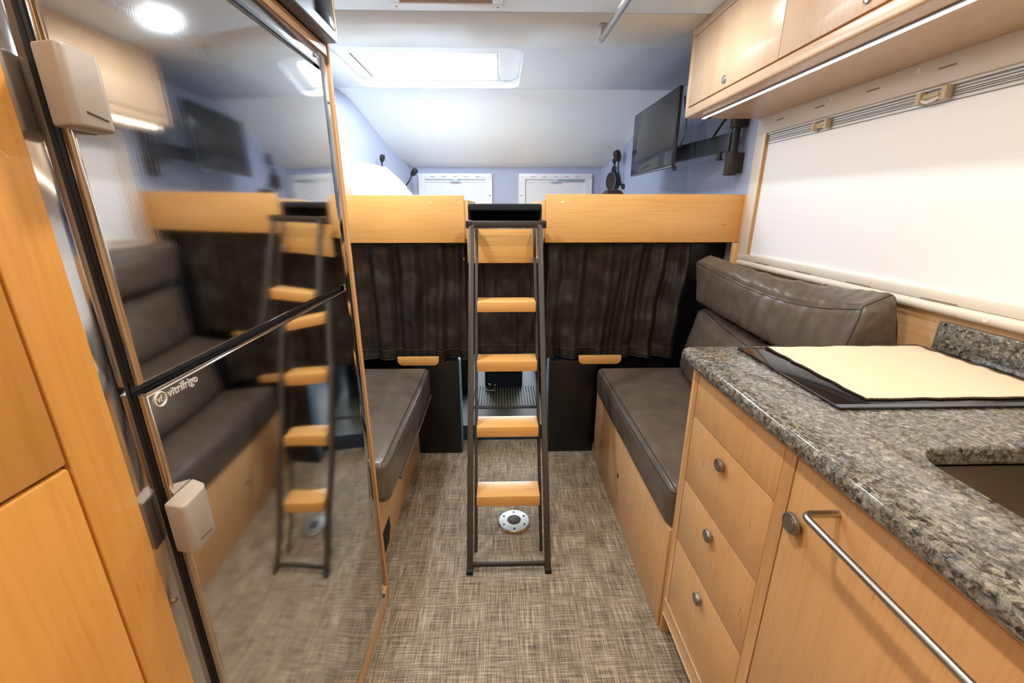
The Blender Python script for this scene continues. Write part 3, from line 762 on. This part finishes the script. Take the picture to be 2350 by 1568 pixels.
tag(obj('mattress', bm, D.materials['bounce_white_bedding'], None, 60), 'unseen mattress behind the right-hand bunk board, white to bounce skylight', 'mattress')
# deck carries on into the tapering nose
B().prism([(-1.1, 2.89, 1.205), (-.745, 3.86, 1.205), (.85, 3.86, 1.205), (1.18, 2.89, 1.205)], (0, 0, .017)).build('deck', WX, BK)

# curtains
def curtain(name, x0, x1, y, z0, z1, label, nple, seed, amp=.016, slant=0.):
    bm = bmesh.new(); nx, nz = int(150*(x1-x0)/.6)+20, 60; V = {}
    for i in range(nx+1):
        for j in range(nz+1):
            u, v = i/nx, j/nz
            ph = u*nple*2*math.pi + 1.6*noise.noise(Vector((u*3.1, v*1.3, seed))) + .5*math.sin(v*3+seed)
            a = amp*(.55+.6*noise.noise(Vector((u*4, v*1.7, seed+9))))*(1 - .45*max(0, (v-.85)/.15))
            yy = y - a*math.sin(ph) - .35*a*math.sin(2.3*ph+1) + .016*noise.noise(Vector((u*7, v*5, seed+3))) + .004*noise.noise(Vector((u*20, v*12, seed)))
            if v < .09: yy += .003*math.sin(u*nple*5)
            x = x0+(x1-x0)*u + slant*(1-v)*(u) + .004*noise.noise(Vector((v*5, seed, 1)))
            V[i, j] = bm.verts.new((x, yy, z0+(z1-z0)*v + (.004*noise.noise(Vector((u*5, seed, 0))) if v < .5 else 0)))
    for i in range(nx):
        for j in range(nz): bm.faces.new((V[i, j], V[i+1, j], V[i+1, j+1], V[i, j+1]))
    hem = [V[i, 5].co + Vector((0, -.0022, 0)) for i in range(nx+1)]; top = [V[i, 55].co + Vector((0, -.0022, 0)) for i in range(nx+1)]
    hb = [V[i, 0].co.copy() for i in range(nx+1)]
    T = thing(name, label, 'curtain', ((x0+x1)/2, y, z0), 'dark curtains under the bunk')
    o = obj('fabric', bm, CURT, T, 80); md = o.modifiers.new('s', 'SOLIDIFY'); md.thickness = .002
    B().tube(hem, .0009, 4).build('hem_stitch', STITCH, T); B().tube(top, .0009, 4).build('header_stitch', STITCH, T)
    B().tube(hb, .003, 6).build('hem', CURT, T)
    return T
YC = 2.232
curtain('curtain', -1.10, -.185, YC, .575, 1.200, 'long pleated dark brown curtain left of the ladder, above the left bench', 6.2, 1.0, .034)
curtain('curtain', -.215, .0915, YC+.030, .590, 1.200, 'narrow dark brown curtain behind the ladder, left of the slit', 2.4, 22.0, .010)
curtain('curtain', .088, .275, YC+.036, .590, 1.200, 'narrow dark brown curtain behind the ladder, right of the slit', 1.4, 31.0, .010)
curtain('curtain', .237, .985, YC, .578, 1.200, 'long pleated dark brown curtain right of the ladder, above the right bench', 5.4, 45.0, .034, slant=-.03)
CR_ = B().cyl((-1.118, YC, 1.196), (1.14, YC, 1.196), .005); tag(CR_.build('curtain_rod', BLACKP), 'thin black curtain rod under the bunk boards', 'rod')
# partition behind the seats and curtain
b = B().box(.26, 1.198, 2.290, 2.31, .0, 1.2, 0).box(-1.118, -.24, 2.290, 2.31, 0, 1.2, 0); struct('wall_front', b.bm, BLACK)
for (x0, x1, side) in ((-.484, -.237, 'left'), (.262, .526, 'right')):
    B_ = thing('storage_box', 'tall black storage box below the curtain at the end of the %s bench' % side, 'box', ((x0+x1)/2, 2.24, 0))
    B().box(x0, x1, 2.196, 2.289, .0, .568, .004).build('box_body', BLACK, B_)
    xs_ = (x1, x1+.004) if side == 'left' else (x0-.004, x0)
    B().box(xs_[0], xs_[1], 2.205, 2.289, .0, .560, .0008).build('side_edge', STRIPB, B_)
# wooden finger rails
for (x0, x1, s_) in ((-.565, -.342, 'left'), (.421, .655, 'right')):
    pts = []
    yy = 2.155; z1, z0 = .597, .549; r = .028
    P = [(x0, yy, z1), (x0, yy, z0+r)] + [(x0+r-r*math.cos(a/6*math.pi/2), yy, z0+r-r*math.sin(a/6*math.pi/2)) for a in range(1, 7)] + [(x1-r+r*math.sin(a/6*math.pi/2), yy, z0+r-r*math.cos(a/6*math.pi/2)) for a in range(0, 7)] + [(x1, yy, z1)]
    o = B().prism([Vector(p) for p in P], (0, .018, 0), .002).build('pull_rail', WX)
    o.location.y += .035; tag(o, 'rounded maple pull lip peeking below the curtain by the %s bench' % s_, 'pull rail')

# ================================================================= STEP LADDER
LD = thing('step_ladder', 'charcoal metal ladder with four maple treads leaning against the bunk', 'ladder', (.022, 1.35, 0))
SL = .508
def railpiece(x0, x1, yoff, z0, z1, depth):
    p = []
    for z, s_ in ((z0, 0), (z1, 1)):
        y = 1.322+SL*z+yoff; p.append((x0, y, z)); p.append((x0, y+depth, z))
    pts = [p[0], p[1], p[3], p[2]]
    return B().prism([Vector(q) for q in pts], (x1-x0, 0, 0), .0015, 1)
for x0, x1 in ((-.1435, -.1205), (.1645, .1875)):
    railpiece(x0, x1, 0, .0, 1.305, .032).build('rail', CHAR, LD)
for x0, x1 in ((-.1205, -.108), (.152, .1645)):
    railpiece(x0, x1, .112, .0, 1.283, .020).build('rail', CHAR, LD)
for x0, x1 in ((-.145, -.119), (.163, .189)):
    B().box(x0, x1, 1.318, 1.358, 0, .018, .002).build('foot_cap', RUBBER, LD)
B().box(-.122, .166, 1.338, 1.352, .020, .036, .002).build('cross_bar', CHAR, LD)
for zt in (.978, .745, .501, .256):
    yf = 1.33+SL*zt-.002
    B().prism([Vector(p) for p in ((-.1065, yf, zt), (-.1065, yf+.100, zt), (-.1065, yf+.104, zt-.022), (-.1065, yf+.03, zt-.044), (-.1065, yf-.004, zt-.044))], (.257, 0, 0), .002).build('tread', WX, LD)
    for x in (-.1085, .1505):
        B().cyl((x, yf+.012, zt-.03), (x+(.002), yf+.012, zt-.03), .005, n=12).build('bolt', BLACKP, LD)
B().box(-.157, .205, 1.982, 2.012, 1.284, 1.313, .003).build('hook_bar', CHAR, LD)
for x0 in (-.157, .181):
    B().box(x0, x0+.024, 1.978, 2.118, 1.282, 1.315, .003).build('hook_bracket', BLACKP, LD)
B().box(-.12, .168, 1.985, 2.02, 1.2795, 1.283, .001).build('bar_lip', SILVER, LD)

# table socket in the floor
TS = thing('table_socket', 'round aluminium table leg socket screwed to the floor behind the ladder', 'floor socket', (.050, 1.615, 0))
B().lathe([(.071, 0), (.0715, .005), (.068, .008), (.034, .010), (.031, .010), (.030, .003), (.005, .002)], (.050, 1.615, 0), 'z', 48).build('flange', ALU, TS)
B().lathe([(.0295, 0), (.0295, .0045), (.028, .0055), (.002, .0055)], (.050, 1.615, .003), 'z', 32).build('plug', mat('grey_plug', (66, 64, 62), .6), TS)
for i in range(6):
    a = math.radians(-90+60*i); B().lathe([(.0048, 0), (.0046, .0014), (.002, .0018)], (.050+.053*math.cos(a), 1.615+.053*math.sin(a), .0088), 'z', 12).build('screw', BLACKP, TS)
B().lathe([(.0735, 0), (.0735, .002), (.072, .0028)], (.050, 1.615, .0), 'z', 48).build('base_ring', GOLD, TS)

# ================================================================= CAB BEYOND
b = B().box(-.9, .9, 2.34, 3.95, -.05, .10, 0); struct('floor', b.bm, DARKIN)
b = B().box(-.95, -.9, 2.31, 3.95, -.05, 1.2, 0); struct('wall_left', b.bm, DARKIN)
b = B().box(.9, .95, 2.31, 3.95, -.05, 1.2, 0); struct('wall_right', b.bm, DARKIN)
b = B().box(-.95, .95, 3.9, 3.95, -.05, .62, 0); struct('wall_front', b.bm, DARKIN)
area('windscreen_portal', (0, 3.92, .85), 1.7, 1, (1, 1, 1), (math.radians(-90), 0, 0), 'RECTANGLE', .42, portal=True)
CM = thing('floor_mat', 'ribbed grey rubber floor mat in the cab beyond the ladder', 'floor mat', (.02, 2.75, .1))
RIBM = mat('ribbed_rubber', (120, 146, 162), .45)
b = B().box(-.20, .235, 2.57, 2.93, .100, .104, .001); b.build('mat_base', DARKIN, CM)
b = B()
for i in range(22): b.box(-.193+.0195*i, -.183+.0195*i, 2.585, 2.92, .104, .111, .002, 1)
o = b.build('ribs', RIBM, CM)
CN = thing('centre_console', 'dark blue-black cab console with side posts beyond the opening', 'console', (.03, 3.0, .1))
B().box(-.125, .150, 2.90, 3.25, .10, .42, .02, 3).build('console_body', DARKIN, CN)
B().box(-.10, .125, 2.885, 2.905, .22, .40, .01, 2).build('console_panel', BLACKP, CN)
B().lathe([(.008, 0), (.008, -.01), (.004, -.014)], (.03, 2.886, .345), 'y', 16).build('console_button', SILVER, CN)
for x in (-.32, .26): B().box(x, x+.09, 2.80, 3.3, .10, .45, .03, 3).build('seat_side', BLACKP, CN)
for x, z in ((-.09, .13), (-.055, .13)):
    t = thing('gear_lever', 'small chrome lever on the cab floor, %s of the pair' % ('left' if x < -.07 else 'right'), 'lever', (x, 2.82, .111))
    B().tube([(x, 2.82, .111), (x, 2.82, .15), (x+.006, 2.80, .165)], .006, 10).build('lever_arm', CHROME, t)
    B().lathe([(.008, 0), (.011, .004), (.009, .016), (.003, .018)], (x+.006, 2.80, .163), 'z', 16).build('lever_knob', CHROME, t)
    B().cyl((x-.03, 2.82, .118), (x+.01, 2.82, .118), .007).build('lever_pivot', SILVER, t)

# ================================================================= NOSE FITTINGS
TV = thing('television', 'flat black television on a swing arm in the bunk corner', 'television', (.90, 2.72, 1.57))
B().box(.884, .904, 2.352, 3.088, 1.572, 1.944, .003).build('housing', BLACKP, TV)
B().box(.8825, .8845, 2.360, 3.080, 1.586, 1.938, .0005).build('screen', SCREEN, TV)
B().box(.8815, .8845, 2.353, 3.087, 1.572, 1.577, .0008).build('bottom_trim', SILVER, TV)
B().prism([Vector(p) for p in ((.904, 2.40, 1.60), (.925, 2.45, 1.62), (.925, 2.45, 1.80), (.904, 2.40, 1.82))], (0, .55, 0), .004).build('back_bulge', BLACKP, TV)
B().tube([(.915+.022*math.sin(i/14*math.pi), 2.356+.01*math.sin(i/7*math.pi), 1.90-.24*i/14) for i in range(15)], .0045, 8).build('cable', BLACKP, TV)
B().box(.895, .915, 2.360, 2.385, 1.556, 1.573, .002).build('tilt_knob', BLACKP, TV)
BRK = thing('television_bracket', 'black swing-arm bracket fixed to the blue side wall, holding the television', 'bracket', (1.15, 2.27, 1.52))
px_, py_ = 1.150, 2.262
B().cyl((px_, py_, 1.60), (px_, py_, 2.02), .0195, n=32).build('post', BLACKP, BRK)
B().cyl((px_-.002, py_, 1.525), (px_-.002, py_, 1.632), .030, n=32, bev=.002).box(px_, 1.1985, py_-.02, py_+.028, 1.535, 1.628, .002).build('lower_clamp', CHAR, BRK)
B().cyl((px_, py_, 1.742), (px_, py_, 2.02), .031, n=32, bev=.002).box(px_, 1.1985, py_-.02, py_+.028, 1.75, 2.01, .002).build('upper_clamp', CHAR, BRK)
B().prism([Vector(p) for p in ((px_-.022, py_+.008, 1.638), (px_-.004, py_+.014, 1.638), (.965, 2.86, 1.612), (.945, 2.855, 1.612))], (0, 0, .084), .003).build('arm', mat('slate_paint', (62, 70, 80), .45), BRK)
B().box(.928, .965, 2.79, 2.90, 1.60, 1.72, .004).build('arm_plate', BLACKP, BRK)
B().cyl((1.108, 2.31, 1.606), (1.108, 2.31, 1.640), .009).cyl((1.108, 2.31, 1.598), (1.108, 2.31, 1.608), .016, bev=.002).build('locking_knob', BLACKP, BRK)
B().cyl((1.1155, 2.318, 1.700), (1.119, 2.320, 1.700), .004, n=12).build('rivet', CHROME, BRK)
B().tube([(px_-.035, py_+.03, 1.80), (px_-.06, py_+.06, 1.745), (px_-.07, py_+.10, 1.70)], .006).build('cable', BLACKP, BRK)

def wallpt(side, y, off=0):
    if side == 'R': a, c = Vector((XR, 2.9, 0)), Vector((NR[0], NR[1], 0))
    else: a, c = Vector((XL, 2.9, 0)), Vector((NL[0], NL[1], 0))
    t = (y-2.9)/1.0; p = a.lerp(c, t); d = (c-a).normalized()
    n_ = Vector((-d.y, d.x, 0)) if side == 'R' else Vector((d.y, -d.x, 0))
    return p+n_*off, n_
def disc(side, y, z, prof, n=36):
    p, n_ = wallpt(side, y); t = B().lathe(prof, (0, 0, 0), 'z', n)
    M = Matrix.Translation((p.x, p.y, z)) @ n_.to_track_quat('Z', 'Y').to_matrix().to_4x4()
    bmesh.ops.transform(t.bm, matrix=M, verts=t.bm.verts); return t
SPK = thing('speaker', 'round black wall speaker with silver rim in the bunk corner, below the reading lamp', 'speaker', (.93, 3.68, 1.50))
disc('R', 3.68, 1.575, [(.072, 0), (.076, .03), (.072, .045), (.066, .046)]).build('speaker_body', BLACKP, SPK)
disc('R', 3.68, 1.575, [(.0715, .044), (.0715, .0485), (.0665, .049), (.0665, .044)]).build('rim', SILVER, SPK)
disc('R', 3.68, 1.575, [(.066, .044), (.05, .049), (.012, .051), (.002, .051)]).build('grille', CHAR, SPK)
TW = thing('tweeter', 'tiny round black tweeter above the wall speaker', 'speaker', (.93, 3.70, 1.66))
disc('R', 3.70, 1.668, [(.024, 0), (.025, .014), (.021, .018), (.003, .019)]).build('tweeter_body', BLACKP, TW)
disc('R', 3.70, 1.668, [(.0255, .012), (.0255, .0165), (.0225, .017), (.0225, .012)]).build('rim', SILVER, TW)
def reading_lamp(side, y, z, zt, lean, label, hs=1.):
    p, n_ = wallpt(side, y); b0 = Vector((p.x, p.y, z))
    T = thing('reading_lamp', label, 'lamp', (p.x, p.y, z), 'gooseneck reading lamps')
    disc(side, y, z, [(.022, 0), (.022, .008), (.016, .012)]).build('wall_mount', BLACKP, T)
    h = zt-z; lz = Vector(lean)
    P = [b0+n_*(.012+.05*math.sin(i/14*math.pi*.6)) + Vector((0, 0, h*i/14)) + lz*(i/14)**2 for i in range(15)]
    B().tube(P, .0055, 8).build('gooseneck', BLACKP, T)
    e = P[-1]; d = (P[-1]-P[-3]).normalized()
    d = (d+n_*.5).normalized()
    hp = B().tube([e-d*.006, e, e+d*.018*hs, e+d*.045*hs, e+d*.062*hs, e+d*.066*hs], [.007, .011*hs, .022*hs, .024*hs, .018*hs, .006*hs], 20)
    hp.build('lamp_head', BLACKP, T)
reading_lamp('L', 3.42, 1.60, 1.69, (0, 0, 0), 'small black gooseneck lamp above the cream bolster on the left wall', .8)
reading_lamp('L', 3.74, 1.52, 1.62, (.03, .0, .0), 'black gooseneck lamp leaning over by the left nose window', 1.)
reading_lamp('R', 3.57, 1.53, 1.715, (.0, 0, 0), 'black gooseneck lamp nearest the television above the wall speaker', 1.25)
reading_lamp('R', 3.62, 1.56, 1.70, (.0, 0, 0), 'slim black gooseneck lamp just left of the larger one by the television', .6)
# object just above the right bunk board
HD = thing('headphone_case', 'dark brown rounded pouch lying on the bunk below the wall speaker', 'pouch', (.75, 3.1, 1.396))
bm, _ = soft(boxcorners(.70, .84, 3.02, 3.16, 1.405, 1.478), (.14, .14, .074), .035, (.01, .01, .012), n=14); obj('pouch_body', bm, leather('brown_pouch', (60, 38, 30)), HD, 60)
B().tube([(.70+.01, 3.02-.004+.004, 1.43), (.77, 3.008, 1.432), (.83, 3.02, 1.43)], .002).build('zip', BLACKP, HD)

# cream bolster / folded privacy flap along the left wall
WD = thing('bolster', 'cream slanted wedge bolster lying along the left wall of the bunk', 'bolster', (-.85, 2.8, 1.4))
bm = bmesh.new(); rows = []
ys = [2.20+(3.16-2.20)*i/24 for i in range(25)]
pr = [(-1.117, 1.405), (-1.117, 1.628), (-.862, 1.632), (-.850, 1.628), (-.838, 1.617), (-.80, 1.583), (-.76, 1.548), (-.735, 1.522), (-.722, 1.508), (-.722, 1.499), (-.712, 1.488), (-.690, 1.465), (-.676, 1.440), (-.672, 1.405)]
for y in ys:
    rr_ = []
    for i, (x, z) in enumerate(pr):
        xx = x + (.11*(y-2.55) if i > 1 else 0)
        if y > 2.9: xx += (y-2.9)*.375*max(0, 1-(x+1.117)/.26)
        zz = z+.004*noise.noise(Vector((x*9, y*6, 0)))
        rr_.append(bm.verts.new((xx, y, zz)))
    rows.append(rr_)
for r0, r1 in zip(rows, rows[1:]):
    for i in range(len(r0)-1): bm.faces.new((r0[i], r0[i+1], r1[i+1], r1[i]))
    bm.faces.new((r0[-1], r0[0], r1[0], r1[-1]))
bm.faces.new(rows[0][::-1]); bm.faces.new(rows[-1]); bmesh.ops.recalc_face_normals(bm, faces=bm.faces)
ends = [[v.co.copy() for v in r[2:-1]] for r in (rows[-1],)]
top = [r[3].co.copy() for r in rows]
obj('cover', bm, WEDGE, WD, 50)
B().tube(ends[0], .006, 8).build('piping', WEDGE, WD)
B().tube(top, .005, 8).build('piping', mat('beige_piping', (196, 188, 172), .8), WD)

# grab rail on the ceiling
GR = thing('grab_rail', 'brushed steel grab rail under the ceiling at upper right', 'rail', (.44, 1.4, 2.1))
zg = 2.05
B().cyl((.455, .85, zg), (.432, 2.10, zg), .0125, n=24, bev=.003).build('bar', STEEL, GR)
for y, x in ((2.075, .4325), (.9, .4545)):
    B().cyl((x, y, zg), (x, y, 2.0995), .0095).cyl((x, y, 2.093), (x, y, 2.0995), .018, n=24).build('standoff', STEEL, GR)
# roof vent
RV = thing('roof_vent', 'white framed roof vent with brown blind at the top centre', 'vent', (-.19, 1.65, 2.1))
t = B(); t.box(-.405, .015, 1.885, 1.927, 2.090, 2.1, .004).box(-.405, .015, 1.45, 1.49, 2.090, 2.1, .004).box(-.405, -.365, 1.4905, 1.8845, 2.090, 2.1, .004).box(-.025, .015, 1.4905, 1.8845, 2.090, 2.1, .004)
t.build('vent_frame', FRAMEC, RV)
B().box(-.365, -.025, 1.49, 1.885, 2.096, 2.0985, 0).build('vent_blind', VENTB, RV)
for x in (-.385, -.005): B().lathe([(.004, 0), (.004, -.001), (.002, -.0015)], (x, 1.91, 2.090), 'z', 12).build('screw', GREYL, RV)
names = ['above the kitchen doors, front right', 'by the fridge top, front left', 'over the right-hand counter', 'over the aisle by the pantry', 'at the rear over the counter', 'at the rear over the aisle']
for (x, y, c, e), nm in zip(LAMPS, names):
    T = thing('downlight', 'small round ceiling downlight ' + nm, 'light', (x, y, 2.1), 'ceiling downlights')
    B().lathe([(.055, 0), (.055, -.004), (.048, -.010), (.040, -.011), (.0385, -.006), (.0385, 0)], (x, y, 2.1), 'z', 32).build('bezel', FRAMEC, T)
    B().lathe([(.038, -.002), (.038, -.008), (.001, -.009)], (x, y, 2.1), 'z', 32).build('lens', EMC, T)
